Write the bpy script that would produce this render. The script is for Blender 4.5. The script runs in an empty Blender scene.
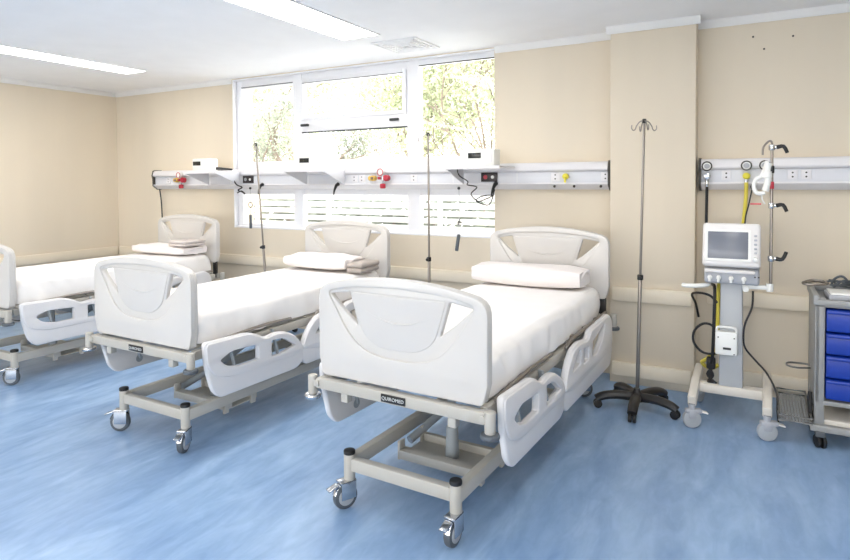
import bpy, bmesh, math, random
from math import sin, cos, pi, radians
from mathutils import Vector, Matrix, noise
random.seed(7)
SC = bpy.context.scene
COL = SC.collection

# ------------------------------------------------------------------ materials
def lin(c):
    return tuple(((v/255)/12.92 if v/255 <= .04045 else ((v/255+.055)/1.055)**2.4) for v in c)
MATS = {}
def mat(name, rgb, rough=.5, metal=0., bump=0., bscale=40., var=0., vscale=4., vstretch=(1,1,1), emit=0., spec=.5, coat=0.):
    if name in MATS: return MATS[name]
    m = bpy.data.materials.new(name); m.use_nodes = True
    nt = m.node_tree; N = nt.nodes; L = nt.links
    b = N['Principled BSDF']; c = lin(rgb)
    b.inputs['Base Color'].default_value = (*c, 1)
    b.inputs['Roughness'].default_value = rough
    b.inputs['Metallic'].default_value = metal
    b.inputs['Specular IOR Level'].default_value = spec
    b.inputs['Coat Weight'].default_value = coat
    tc = N.new('ShaderNodeTexCoord'); mp = N.new('ShaderNodeMapping'); L.new(tc.outputs['Object'], mp.inputs[0])
    mp.inputs['Scale'].default_value = vstretch
    if emit:
        b.inputs['Emission Color'].default_value = (1, .95, .88, 1)
        b.inputs['Emission Strength'].default_value = emit
    n = N.new('ShaderNodeTexNoise'); n.inputs['Scale'].default_value = vscale; n.inputs['Detail'].default_value = 4
    L.new(mp.outputs[0], n.inputs['Vector'])
    r = N.new('ShaderNodeValToRGB')
    v = max(var, .015)
    r.color_ramp.elements[0].position = .3; r.color_ramp.elements[1].position = .7
    r.color_ramp.elements[0].color = (*[x*(1-v) for x in c], 1)
    r.color_ramp.elements[1].color = (*[min(1, x*(1+v)) for x in c], 1)
    L.new(n.outputs['Fac'], r.inputs[0]); L.new(r.outputs[0], b.inputs['Base Color'])
    if bump:
        n2 = N.new('ShaderNodeTexNoise'); n2.inputs['Scale'].default_value = bscale; n2.inputs['Detail'].default_value = 3
        L.new(tc.outputs['Object'], n2.inputs['Vector'])
        bp = N.new('ShaderNodeBump'); bp.inputs['Strength'].default_value = bump; bp.inputs['Distance'].default_value = .01
        L.new(n2.outputs['Fac'], bp.inputs['Height']); L.new(bp.outputs[0], b.inputs['Normal'])
    MATS[name] = m
    return m

def floor_mat():
    m = bpy.data.materials.new('blue marbled vinyl'); m.use_nodes = True
    nt = m.node_tree; N = nt.nodes; L = nt.links; b = N['Principled BSDF']
    tc = N.new('ShaderNodeTexCoord')
    def nz(scale, st, det=5, rot=0, dist=0):
        mp = N.new('ShaderNodeMapping'); mp.inputs['Scale'].default_value = st; mp.inputs['Rotation'].default_value = (0, 0, rot)
        L.new(tc.outputs['Object'], mp.inputs[0])
        n = N.new('ShaderNodeTexNoise'); n.inputs['Scale'].default_value = scale; n.inputs['Detail'].default_value = det
        n.inputs['Distortion'].default_value = dist
        L.new(mp.outputs[0], n.inputs['Vector']); return n.outputs['Fac']
    a = nz(4.2, (1.5, .42, 1), 8, .12, .9); c = nz(17, (1.3, .45, 1), 6, -.1, .8)
    r = N.new('ShaderNodeValToRGB'); cr = r.color_ramp
    cr.elements[0].position = .3; cr.elements[0].color = (*lin(FLOOR_D), 1)
    cr.elements[1].position = .72; cr.elements[1].color = (*lin(FLOOR_L), 1)
    L.new(a, r.inputs[0])
    r2 = N.new('ShaderNodeValToRGB'); c2 = r2.color_ramp
    c2.elements[0].position = .35; c2.elements[0].color = (.92, .94, .95, 1)
    c2.elements[1].position = .7; c2.elements[1].color = (1.08, 1.06, 1.05, 1)
    L.new(c, r2.inputs[0])
    mx = N.new('ShaderNodeMix'); mx.data_type = 'RGBA'; mx.blend_type = 'MULTIPLY'; mx.inputs[0].default_value = 1
    L.new(r.outputs[0], mx.inputs[6]); L.new(r2.outputs[0], mx.inputs[7]); L.new(mx.outputs[2], b.inputs['Base Color'])
    b.inputs['Roughness'].default_value = .33
    b.inputs['Specular IOR Level'].default_value = .5
    n3 = nz(14, (1, 1, 1), 2)
    bp = N.new('ShaderNodeBump'); bp.inputs['Strength'].default_value = .08; bp.inputs['Distance'].default_value = .01
    L.new(n3, bp.inputs['Height']); L.new(bp.outputs[0], b.inputs['Normal'])
    return m

def glass_mat(name='window glass', tint=(1, 1, 1)):
    m = bpy.data.materials.new(name); m.use_nodes = True
    nt = m.node_tree; N = nt.nodes; L = nt.links; N.clear()
    o = N.new('ShaderNodeOutputMaterial'); mx = N.new('ShaderNodeMixShader'); t = N.new('ShaderNodeBsdfTransparent')
    g = N.new('ShaderNodeBsdfGlossy'); g.inputs['Roughness'].default_value = .02; t.inputs[0].default_value = (*tint, 1)
    lw = N.new('ShaderNodeLayerWeight'); lw.inputs['Blend'].default_value = .5
    pw = N.new('ShaderNodeMath'); pw.operation = 'POWER'; pw.inputs[1].default_value = 4; L.new(lw.outputs['Facing'], pw.inputs[0])
    fr = N.new('ShaderNodeMath'); fr.operation = 'MULTIPLY_ADD'; fr.inputs[1].default_value = .5; fr.inputs[2].default_value = .02; L.new(pw.outputs[0], fr.inputs[0])
    L.new(fr.outputs[0], mx.inputs[0]); L.new(t.outputs[0], mx.inputs[1]); L.new(g.outputs[0], mx.inputs[2]); L.new(mx.outputs[0], o.inputs[0])
    return m
def leaf_mat(name, rgb, trans=.4):
    m = bpy.data.materials.new(name); m.use_nodes = True
    nt = m.node_tree; N = nt.nodes; L = nt.links; N.clear()
    o = N.new('ShaderNodeOutputMaterial'); mx = N.new('ShaderNodeMixShader'); mx.inputs[0].default_value = trans
    d = N.new('ShaderNodeBsdfDiffuse'); t = N.new('ShaderNodeBsdfTranslucent')
    tc = N.new('ShaderNodeTexCoord'); n = N.new('ShaderNodeTexNoise'); n.inputs['Scale'].default_value = 2.2
    L.new(tc.outputs['Object'], n.inputs['Vector'])
    r = N.new('ShaderNodeValToRGB'); c = lin(rgb)
    r.color_ramp.elements[0].position = .35; r.color_ramp.elements[1].position = .65
    r.color_ramp.elements[0].color = (*[x*.6 for x in c], 1); r.color_ramp.elements[1].color = (*[min(1, x*1.3) for x in c], 1)
    L.new(n.outputs['Fac'], r.inputs[0])
    L.new(r.outputs[0], d.inputs[0]); L.new(r.outputs[0], t.inputs[0])
    L.new(d.outputs[0], mx.inputs[1]); L.new(t.outputs[0], mx.inputs[2]); L.new(mx.outputs[0], o.inputs[0])
    return m

FLOOR_D = (118, 148, 186); FLOOR_L = (154, 181, 211)
M_floor = floor_mat()
M_wall = mat('beige painted wall', (222, 210, 190), .7, bump=.04, bscale=60, var=.045, vscale=1.6, vstretch=(1, 1, .12))
M_ceil = mat('white ceiling paint', (246, 246, 247), .8, bump=.03)
M_cove = mat('cove paint', (236, 235, 233), .7)
M_guard = mat('cream wall guard', (232, 221, 201), .45)
M_upvc = mat('white window plastic', (240, 240, 243), .35)
M_seal = mat('black window seal', (60, 62, 64), .6)
M_bedw = mat('white bed plastic', (203, 199, 194), .32, coat=.15)
M_rail = mat('side rail plastic', (217, 215, 215), .3, coat=.15)
M_frame = mat('cream enamel steel', (180, 176, 167), .4)
M_grey = mat('grey enamel steel', (150, 156, 160), .4)
M_black = mat('black rubber', (22, 22, 24), .5)
M_dplast = mat('black plastic', (38, 36, 36), .4)
M_chrome = mat('chrome', (205, 207, 210), .18, metal=1)
M_steel = mat('brushed steel', (150, 143, 136), .35, metal=.8)
M_wheel = mat('grey castor tyre', (84, 90, 96), .5)
M_wheelc = mat('castor hub', (168, 172, 176), .4)
M_linen = mat('white cotton sheet', (240, 237, 234), .9, bump=.25, bscale=9)
M_pill = mat('pale pink-white cotton', (236, 229, 226), .9, bump=.25, bscale=14)
M_blank = mat('grey-beige folded blanket', (176, 166, 158), .95, bump=.5, bscale=90)
M_blank2 = mat('pale mauve-grey blanket', (206, 196, 190), .95, bump=.4, bscale=90)
M_fold_shade = mat('painted fold shade', (96, 88, 84), .9)  # shade inside the pillowcase fold, put into the colour
M_plate = mat('black name plate', (24, 24, 26), .35)
M_letter = mat('pale lettering', (205, 207, 205), .5)
M_trunk = mat('white trunking enamel', (226, 224, 226), .4)
M_trunk2 = mat('pale grey trunking panel', (214, 215, 220), .4)
M_capb = mat('dark end cap', (66, 62, 56), .5)
M_red = mat('red valve plastic', (176, 36, 56), .4)
M_yel = mat('yellow connector', (226, 214, 60), .45)
M_ochre = mat('amber connector', (214, 176, 84), .45)
M_disp = mat('dark display', (34, 36, 34), .2)
M_sock = mat('black socket plate', (40, 30, 34), .35)
M_devw = mat('white device plastic', (232, 232, 228), .4)
M_bark = mat('grey brown bark', (120, 108, 98), .9, var=.3)
M_leaf = leaf_mat('pale green leaves', (176, 182, 152))
M_leaf2 = leaf_mat('dusty green leaves', (158, 164, 150))
M_bounce = mat('pale bounce ground', (225, 223, 216), .9, var=.1)  # ground made pale to bounce extra daylight up onto the ceiling
M_slat = mat('white louvre slat', (235, 236, 236), .6)
M_ventw = mat('ventilator white plastic', (225, 222, 220), .4)
M_ventg = mat('ventilator grey plastic', (170, 172, 178), .45)
M_colm = mat('ventilator column grey', (178, 181, 184), .4)
M_scr = mat('grey screen', (112, 116, 126), .25)
M_base = mat('ventilator base cream', (214, 208, 198), .4)
M_trol = mat('trolley grey steel', (150, 150, 148), .4)
M_blue = mat('blue drawer plastic', (14, 54, 156), .35)
M_wire = mat('wire basket steel', (128, 128, 126), .35, metal=.6)
M_yhose = mat('yellow hose', (212, 196, 74), .5)
M_redl = mat('red label', (206, 90, 96), .5)
M_trl = mat('pale shelf', (214, 208, 198), .5)
M_glass = glass_mat()
M_cup = glass_mat('clear plastic', (.93, .93, .95))
M_light = mat('luminous diffuser', (250, 250, 250), .5, emit=1)
M_vent = mat('air diffuser grille', (240, 240, 241), .6)

# ------------------------------------------------------------------ mesh helper
def rounded(pts, r=.02, n=5):
    out = []; k = len(pts)
    for i in range(k):
        p = Vector(pts[i][:2]); rr = pts[i][2] if len(pts[i]) > 2 else r
        a = Vector(pts[i-1][:2]); b = Vector(pts[(i+1) % k][:2])
        da = a-p; db = b-p
        if rr <= 0 or da.length < 1e-6 or db.length < 1e-6: out.append(tuple(p)); continue
        q = min(rr, da.length*.49, db.length*.49)
        s = p+da.normalized()*q; e = p+db.normalized()*q
        for j in range(n+1):
            t = j/n; out.append(tuple((1-t)**2*s+2*t*(1-t)*p+t*t*e))
    return out
def smooth_path(pts, n=6):
    P = [Vector(p) for p in pts]
    if len(P) < 3: return P
    out = []
    for i in range(len(P)-1):
        p0 = P[max(i-1, 0)]; p1 = P[i]; p2 = P[i+1]; p3 = P[min(i+2, len(P)-1)]
        for j in range(n):
            t = j/n
            out.append(.5*((2*p1)+(p2-p0)*t+(2*p0-5*p1+4*p2-p3)*t*t+(3*p1-p0-3*p2+p3)*t**3))
    out.append(P[-1]); return out

class MB:
    def __init__(s, off=(0, 0, 0)): s.bm = bmesh.new(); s.off = Vector(off)
    def _join(s, bm2, M=None):
        me = bpy.data.meshes.new('tmp')
        if M is not None: bmesh.ops.transform(bm2, matrix=M, verts=bm2.verts)
        bmesh.ops.translate(bm2, vec=s.off, verts=bm2.verts)
        bm2.to_mesh(me); bm2.free(); s.bm.from_mesh(me); bpy.data.meshes.remove(me)
    def box(s, c, d, bev=.004, rot=None, seg=2, taper=None):
        b = bmesh.new(); bmesh.ops.create_cube(b, size=1)
        for v in b.verts:
            v.co = Vector((v.co.x*d[0], v.co.y*d[1], v.co.z*d[2]))
            if taper and v.co.z < 0: v.co.x *= taper[0]; v.co.y *= taper[1]
        if bev > 0:
            bmesh.ops.bevel(b, geom=b.edges[:], offset=min(bev, min(d)*.45), segments=seg, affect='EDGES', profile=.5)
        M = Matrix.Translation(c)
        if rot: M = M @ (Matrix.Rotation(rot[2], 4, 'Z') @ Matrix.Rotation(rot[1], 4, 'Y') @ Matrix.Rotation(rot[0], 4, 'X'))
        s._join(b, M); return s
    def bx(s, x0, x1, y0, y1, z0, z1, bev=.004):
        return s.box(((x0+x1)/2, (y0+y1)/2, (z0+z1)/2), (abs(x1-x0), abs(y1-y0), abs(z1-z0)), bev)
    def beam(s, a, b_, w, h, bev=.004):
        a = Vector(a); b_ = Vector(b_); d = b_-a
        q = d.to_track_quat('X', 'Z')
        b = bmesh.new(); bmesh.ops.create_cube(b, size=1)
        for v in b.verts: v.co = Vector((v.co.x*d.length, v.co.y*w, v.co.z*h))
        bmesh.ops.bevel(b, geom=b.edges[:], offset=bev, segments=2, affect='EDGES', profile=.5)
        s._join(b, Matrix.Translation((a+b_)/2) @ q.to_matrix().to_4x4()); return s
    def cyl(s, c, r, h, axis='Z', n=24, r2=None, bev=.0):
        b = bmesh.new()
        bmesh.ops.create_cone(b, cap_ends=True, segments=n, radius1=r, radius2=r if r2 is None else r2, depth=h)
        if bev > 0:
            ed = [e for e in b.edges if len(e.link_faces) == 2 and any(len(f.verts) > 4 for f in e.link_faces)]
            bmesh.ops.bevel(b, geom=ed, offset=bev, segments=2, affect='EDGES', profile=.5)
        M = Matrix.Translation(c)
        if axis == 'X': M = M @ Matrix.Rotation(pi/2, 4, 'Y')
        elif axis == 'Y': M = M @ Matrix.Rotation(-pi/2, 4, 'X')
        elif axis != 'Z': M = M @ Vector(axis).to_track_quat('Z', 'Y').to_matrix().to_4x4()
        s._join(b, M); return s
    def sph(s, c, r, sc=(1, 1, 1)):
        b = bmesh.new(); bmesh.ops.create_uvsphere(b, u_segments=16, v_segments=10, radius=r)
        s._join(b, Matrix.Translation(c) @ Matrix.Diagonal((*sc, 1))); return s
    def tube(s, pts, r, n=10, cyclic=False, sm=0, flat=1.):
        P = smooth_path(pts, sm) if sm else [Vector(p) for p in pts]
        k = len(P); b = bmesh.new(); rings = []
        up = Vector((0, 0, 1)); prev = None
        for i, p in enumerate(P):
            if cyclic: t = (P[(i+1) % k]-P[i-1])
            else: t = P[min(i+1, k-1)]-P[max(i-1, 0)]
            t = t.normalized() if t.length > 1e-9 else Vector((0, 0, 1))
            if prev is None:
                a = t.cross(up)
                if a.length < .05: a = t.cross(Vector((1, 0, 0)))
            else: a = prev-t*prev.dot(t)
            a.normalize(); prev = a; c = t.cross(a)
            rr = r(i/(k-1)) if callable(r) else r
            rings.append([b.verts.new(p+(a*cos(2*pi*j/n)+c*sin(2*pi*j/n)*flat)*rr) for j in range(n)])
        for i in range(k if cyclic else k-1):
            A = rings[i]; B = rings[(i+1) % k]
            for j in range(n): b.faces.new((A[j], A[(j+1) % n], B[(j+1) % n], B[j]))
        if not cyclic:
            b.faces.new(rings[0][::-1]); b.faces.new(rings[-1])
        bmesh.ops.recalc_face_normals(b, faces=b.faces)
        s._join(b); return s
    def torus(s, c, R, r, axis='Z', n=28, m=8):
        pts = []
        for i in range(n):
            a = 2*pi*i/n
            v = Vector((cos(a)*R, sin(a)*R, 0))
            if axis == 'X': v = Vector((0, v.x, v.y))
            if axis == 'Y': v = Vector((v.x, 0, v.y))
            pts.append(Vector(c)+v)
        return s.tube(pts, r, m, cyclic=True)
    def lathe(s, prof, c=(0, 0, 0), n=24):
        b = bmesh.new(); R = [[b.verts.new((r*cos(2*pi*j/n), r*sin(2*pi*j/n), z)) for j in range(n)] for r, z in prof]
        for i in range(len(R)-1):
            for j in range(n): b.faces.new((R[i][j], R[i][(j+1) % n], R[i+1][(j+1) % n], R[i+1][j]))
        b.faces.new(R[0][::-1]); b.faces.new(R[-1])
        bmesh.ops.recalc_face_normals(b, faces=b.faces)
        s._join(b, Matrix.Translation(c)); return s
    def plate(s, outline, holes, thick, M, bev=.004):
        cu = bpy.data.curves.new('tmpc', 'CURVE'); cu.dimensions = '2D'; cu.fill_mode = 'BOTH'
        cu.extrude = max(thick/2-bev, .0005); cu.bevel_depth = bev; cu.bevel_resolution = 2; cu.offset = -bev
        def area(p): return sum(p[i-1][0]*p[i][1]-p[i][0]*p[i-1][1] for i in range(len(p)))/2
        for k, poly in enumerate([outline]+list(holes)):
            if (area(poly) > 0) != (k == 0): poly = poly[::-1]
            sp = cu.splines.new('POLY'); sp.points.add(len(poly)-1); sp.use_cyclic_u = True
            for i, (x, y) in enumerate(poly): sp.points[i].co = (x, y, 0, 1)
        o = bpy.data.objects.new('tmpc', cu); COL.objects.link(o)
        bpy.context.view_layer.update()
        me = bpy.data.meshes.new_from_object(o.evaluated_get(bpy.context.evaluated_depsgraph_get()))
        b = bmesh.new(); b.from_mesh(me); bmesh.ops.remove_doubles(b, verts=b.verts, dist=1e-5)
        bpy.data.objects.remove(o); bpy.data.curves.remove(cu); bpy.data.meshes.remove(me)
        s._join(b, M); return s
    def prism(s, prof, x0, x1, bev=0.004):
        """profile in (y,z) swept along x"""
        b = bmesh.new()
        A = [b.verts.new((x0, y, z)) for y, z in prof]; B = [b.verts.new((x1, y, z)) for y, z in prof]; n = len(prof)
        b.faces.new(A); b.faces.new(B[::-1])
        for i in range(n): b.faces.new((A[i], B[i], B[(i+1) % n], A[(i+1) % n]))
        bmesh.ops.recalc_face_normals(b, faces=b.faces)
        if bev: bmesh.ops.bevel(b, geom=b.edges[:], offset=bev, segments=2, affect='EDGES', profile=.5)
        s._join(b); return s
    def build(s, name, m, parent=None, angle=38, loc=None):
        me = bpy.data.meshes.new(name); s.bm.to_mesh(me); s.bm.free()
        me.polygons.foreach_set('use_smooth', [True]*len(me.polygons))
        me.set_sharp_from_angle(angle=radians(angle))
        for x in (m if isinstance(m, (list, tuple)) else [m]): me.materials.append(x)
        o = bpy.data.objects.new(name, me); COL.objects.link(o)
        if parent is not None: o.parent = parent
        if loc is not None:
            # move the origin to loc and keep geometry in place
            me.transform(Matrix.Translation(-Vector(loc))); o.location = loc
        return o

def empty(name, loc, rz=0, label=None, cat=None, group=None):
    o = bpy.data.objects.new(name, None); COL.objects.link(o); o.empty_display_size = .1
    o.location = loc; o.rotation_euler = (0, 0, rz); tag(o, label, cat, group); return o
def tag(o, label=None, cat=None, group=None, kind=None):
    if label: o['label'] = label
    if cat: o['category'] = cat
    if group: o['group'] = group
    if kind: o['kind'] = kind
    return o
def struct(name, mb, m, parent=None):
    o = mb.build(name, m, parent); o['kind'] = 'structure'; return o
def copy_tree(o, parent=None):
    c = o.copy(); COL.objects.link(c)
    if parent is not None: c.parent = parent
    for ch in [x for x in KIDS.get(o.name, [])]: copy_tree(ch, c)
    return c
KIDS = {}
def index_kids():
    KIDS.clear()
    for o in bpy.data.objects:
        if o.parent: KIDS.setdefault(o.parent.name, []).append(o)

# ------------------------------------------------------------------ room
XL, XR, YB, ZC = -7.23, 3.2, -8.2, 2.715
WX0, WX1, WZ0, WZ1 = -5.15, -1.99, 1.045, 2.705
struct('floor', MB().bx(XL-.1, XR+.1, YB-.1, .32, -.1, 0, 0), M_floor)
struct('ceiling', MB().bx(XL-.1, XR+.1, YB-.1, .32, ZC, ZC+.1, 0), M_ceil)
w = MB(); T = .3
w.bx(XL-.1, WX0, 0, T, 0, ZC, 0); w.bx(WX1, XR+.1, 0, T, 0, ZC, 0)
w.bx(WX0, WX1, 0, T, 0, WZ0, 0); w.bx(WX0, WX1, 0, T, WZ1, ZC, 0)
w.bx(-.965, -.37, -.185, 0, 0, ZC, .004)
struct('wall_back', w, M_wall)
struct('wall_left', MB().bx(XL-.1, XL, YB, 0, 0, ZC, 0), M_wall)
struct('wall_right', MB().bx(XR, XR+.1, YB, 0, 0, ZC, 0), M_wall)
FW0, FW1, FZ0, FZ1 = -6.2, 2.2, .95, 2.25  # opening cut for the added daylight window
wfm = MB(); wfm.bx(XL, FW0, YB-.1, YB, 0, ZC, 0); wfm.bx(FW1, XR, YB-.1, YB, 0, ZC, 0); wfm.bx(FW0, FW1, YB-.1, YB, 0, FZ0, 0); wfm.bx(FW0, FW1, YB-.1, YB, FZ1, ZC, 0)
struct('wall_front', wfm, M_wall)
w2 = empty('added_window', (0, 0, 0)); w2['kind'] = 'structure'  # unseen window added behind the camera to bring in more daylight
wfm = MB()
for k in range(7):
    x = FW0+(FW1-FW0)*k/6; wfm.bx(x-.04, x+.04, YB-.09, YB-.03, FZ0, FZ1)
wfm.bx(FW0, FW1, YB-.09, YB-.03, FZ0, FZ0+.06); wfm.bx(FW0, FW1, YB-.09, YB-.03, FZ1-.06, FZ1); wfm.build('window_frame', M_upvc, w2)
# coved cornice
t = MB(); cz = ZC-.055
for x0, x1, y in ((XL, WX0-.01, 0), (WX1+.01, -.965, 0), (-.37, XR, 0), (-.965-.03, -.34, -.185)):
    t.prism([(y, cz), (y-.012, cz), (y-.035, ZC), (y, ZC)], x0, x1, .002)
struct('trim_1', t, M_cove)
t = MB(); t.bx(XL, XL+.02, YB, -.03, cz, ZC, .004); struct('trim_2', t, M_cove)
# wall guards
def guard(name, x0, x1, y, z0, z1):
    return struct(name, MB().bx(x0, x1, y-.035, y, z0, z1, .012), M_guard)
guard('trim_3', XL+.04, -1.01, 0, .635, .742); guard('trim_4', -.945, -.385, -.185, .635, .742)
guard('trim_5', -.3, XR, 0, .635, .742)
guard('trim_6', XL+.04, -1.01, 0, .064, .168); guard('trim_7', -.945, -.385, -.185, .064, .168)
guard('trim_8', -.3, XR, 0, .064, .168)
struct('trim_9', MB().bx(XL, XL+.035, YB, -.04, .635, .742, .012), M_guard)
struct('trim_10', MB().bx(XL, XL+.035, YB, -.04, .064, .168, .012), M_guard)

# ------------------------------------------------------------------ window
wf = empty('window_1', (0, 0, 0)); wf['kind'] = 'structure'
FY0, FY1 = .05, .12
f = MB()
f.bx(WX0, WX0+.085, FY0, FY1, WZ0, WZ1); f.bx(WX1-.02, WX1+.05, FY0, FY1, WZ0, WZ1)
f.bx(WX0+.08, WX1, FY0+.002, FY1-.002, 2.64, WZ1); f.bx(WX0+.08, -2.85, FY0+.004, FY1-.004, 2.6, 2.65); f.bx(WX0, WX0+.012, -.004, FY0-.001, WZ0, WZ1, .002); f.bx(WX0+.013, WX1, -.002, FY0-.001, WZ1-.012, WZ1, .002); f.bx(WX0+.08, WX1-.02, FY0+.002, FY1-.002, WZ0, WZ0+.05)
f.bx(-4.31, -4.19, FY0-.005, FY1, WZ0, WZ1); f.bx(-2.90, -2.77, FY0-.005, FY1, WZ0, WZ1)
f.bx(WX0+.08, WX1-.02, FY0+.003, FY1-.003, 1.42, 1.78)
f.bx(-4.2, -2.88, FY0-.003, FY1, 2.08, 2.2)
f.build('window_frame', M_upvc, wf)
s_ = MB()
for a in ((-4.2, -4.165, 2.2, 2.62), (-2.95, -2.905, 2.2, 2.62), (-4.164, -2.951, 2.2, 2.235), (-4.164, -2.951, 2.585, 2.62)):
    s_.bx(a[0], a[1], FY0-.02, FY1-.02, a[2], a[3])
sash = s_.build('sash', M_upvc, wf)
for x in (-4.13, -3.03):
    h = MB(); h.bx(x-.05, x+.05, FY0-.045, FY0-.02, 2.135, 2.16, .005); h.build('handle', M_seal, wf)
f = MB()
f.bx(-4.19, -2.9, FY0-.01, FY0+.02, 2.068, 2.08, .001); f.bx(-2.77, -2.01, FY0-.005, FY0+.01, 2.634, 2.642, .001); f.bx(-4.17, -2.94, FY0-.025, FY0, 2.586, 2.592, .001)
f.bx(WX0+.085, -4.31, FY0-.005, FY0+.01, 2.612, 2.618, .001)
f.build('seal', M_seal, wf)
f = MB(); f.bx(WX0+.02, WX1-.02, .0, FY0, WZ0-.0, WZ0+.02, .004); f.build('sill', M_upvc, wf)
for x0, x1, z0, z1 in ((WX0+.08, -4.31, 1.78, 2.62), (-4.17, -2.94, 2.23, 2.6), (-4.19, -2.9, 1.78, 2.08), (-2.77, -2.0, 1.78, 2.65),
                       (WX0+.08, -4.31, 1.09, 1.42), (-4.19, -2.9, 1.09, 1.42), (-2.77, -2.0, 1.09, 1.42)):
    f = MB(); f.bx(x0, x1, .085, .089, z0, z1, 0); f.build('pane', M_glass, wf)

# louvre screen outside lower panes
lv = empty('louvre_screen', (-3.55, .5, 0), 0, 'white horizontal louvre slats outside the lower window panes', 'louvre screen')
f = MB((3.55, -.5, 0))
z = .6
k = 0
while z < 1.5:
    f.box((-3.55, .5, z), (3.7, .012, .056), .002, rot=(radians(12), 0, 0)); z += .078; k += 1
f.build('slats', M_slat, lv)
for x in (-5.35, -4.25, -2.82, -1.75):
    f = MB((3.55, -.5, 0)); f.bx(x-.02, x+.02, .54, .58, 0, 1.5); f.build('post', M_slat, lv)

# ------------------------------------------------------------------ outdoors
hd_ = empty('hedge', (-3.6, 1.25, -.2), 0, 'low clipped hedge added right behind the louvre slats to darken their gaps', 'hedge')  # added backdrop so the gaps between the slats come out darker
rh = random.Random(2); lm = bmesh.new()
for i in range(9000):
    c = Vector((rh.uniform(-2.6, 2.2), rh.uniform(-.3, .3), rh.uniform(.1, 1.56)))
    u = Vector((rh.gauss(0, 1), rh.gauss(0, 1), rh.gauss(0, 1))).normalized(); v = u.orthogonal().normalized(); q_ = .05
    lm.faces.new([lm.verts.new(c+u*q_), lm.verts.new(c+v*q_*.6), lm.verts.new(c-u*q_), lm.verts.new(c-v*q_*.6)])
me = bpy.data.meshes.new('foliage'); lm.to_mesh(me); lm.free(); me.materials.append(leaf_mat('dark hedge leaves', (140, 147, 137), .3))
o = bpy.data.objects.new('foliage', me); COL.objects.link(o); o.parent = hd_
hq = MB()
for k in range(9): hq.tube([(-2.4+.55*k, 0, 0), (-2.38+.55*k, .03, .7), (-2.42+.55*k, 0, 1.3)], .025, 7)
hq.build('stems', M_bark, hd_)
gw = MB(); gw.bx(-3.55, 2.5, 5.0, 5.15, -.2, 2.22, .01); gw.bx(-3.58, 2.53, 4.97, 5.18, 2.22, 2.27, .01); tag(gw.build('garden_wall', M_slat), 'white garden wall outside the right window pane', 'wall')
struct('ground', MB().bx(-40, 30, -40, 40, -.3, -.2, 0), M_bounce)
def tree(x, y, h, rad, nleaf, mleaf, label, seed, lean=0, trunks=1, r0=.1, leafsize=.09, zlo=.25):
    rnd = random.Random(seed)
    root = empty('tree', (x, y, -.2), 0, label, 'tree', 'trees outside the window')
    tm = MB(); tips = []
    def branch(p, d, ln, r, lvl):
        pts = [p]; q = p.copy(); dd = d.copy()
        for i in range(5):
            dd = (dd+Vector((rnd.uniform(-.25, .25), rnd.uniform(-.25, .25), rnd.uniform(-.05, .15)))).normalized()
            q = q+dd*ln/5; pts.append(q.copy())
        tm.tube(pts, lambda t: r*(1-.6*t), 7)
        if lvl < 3:
            for i in range(rnd.randint(3, 4)):
                k = rnd.randint(2, 5); a = rnd.uniform(0, 2*pi)
                nd = (dd*.6+Vector((cos(a), sin(a), rnd.uniform(0, .6)))*.8).normalized()
                branch(pts[k], nd, ln*rnd.uniform(.5, .7), r*.5, lvl+1)
        if lvl >= 1: tips.extend(pts[2:])
    for k in range(trunks):
        off = Vector((rnd.uniform(-.6, .6), rnd.uniform(-.3, .3), 0)) if trunks > 1 else Vector((0, 0, 0))
        branch(off, Vector((lean, 0, 1)).normalized(), h*.55, r0, 0)
    tm.build('trunk', M_bark, root)
    lm = bmesh.new()
    for i in range(nleaf):
        tp = rnd.choice(tips)
        c = tp+Vector((rnd.gauss(0, rad), rnd.gauss(0, rad), rnd.gauss(0, rad)))
        if c.z < h*zlo: continue
        s = leafsize*rnd.uniform(.6, 1.3)
        u = Vector((rnd.gauss(0, 1), rnd.gauss(0, 1), rnd.gauss(0, 1))).normalized()
        v = u.orthogonal().normalized()
        vs = [lm.verts.new(c+u*s), lm.verts.new(c+v*s*.45), lm.verts.new(c-u*s), lm.verts.new(c-v*s*.45)]
        lm.faces.new(vs)
    me = bpy.data.meshes.new('foliage'); lm.to_mesh(me); lm.free(); me.materials.append(mleaf)
    o = bpy.data.objects.new('foliage', me); COL.objects.link(o); o.parent = root
    return root
tree(-6.75, 3.0, 4.6, .2, 8000, M_leaf2, 'bare-branched tree close outside the left window pane', 3, .05, 1, .085, .03, .2)
tree(-7.6, 8.0, 7.5, .7, 26000, M_leaf, 'bushy pale green tree outside behind the middle window panes', 5, 0, 1, .12, .06, .1)
tree(-4.6, 6.6, 6.8, .5, 24000, M_leaf, 'many-stemmed green tree outside the right window pane', 9, 0, 6, .045, .05, .3)
tree(-13.5, 11, 8, .9, 24000, M_leaf, 'tall green tree furthest left beyond the left window pane', 12, 0, 1, .16, .07, .1)
tree(-3.4, 12.5, 8, .8, 22000, M_leaf2, 'distant green tree seen at the right edge of the window', 15, 0, 2, .12, .07, .1)

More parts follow.
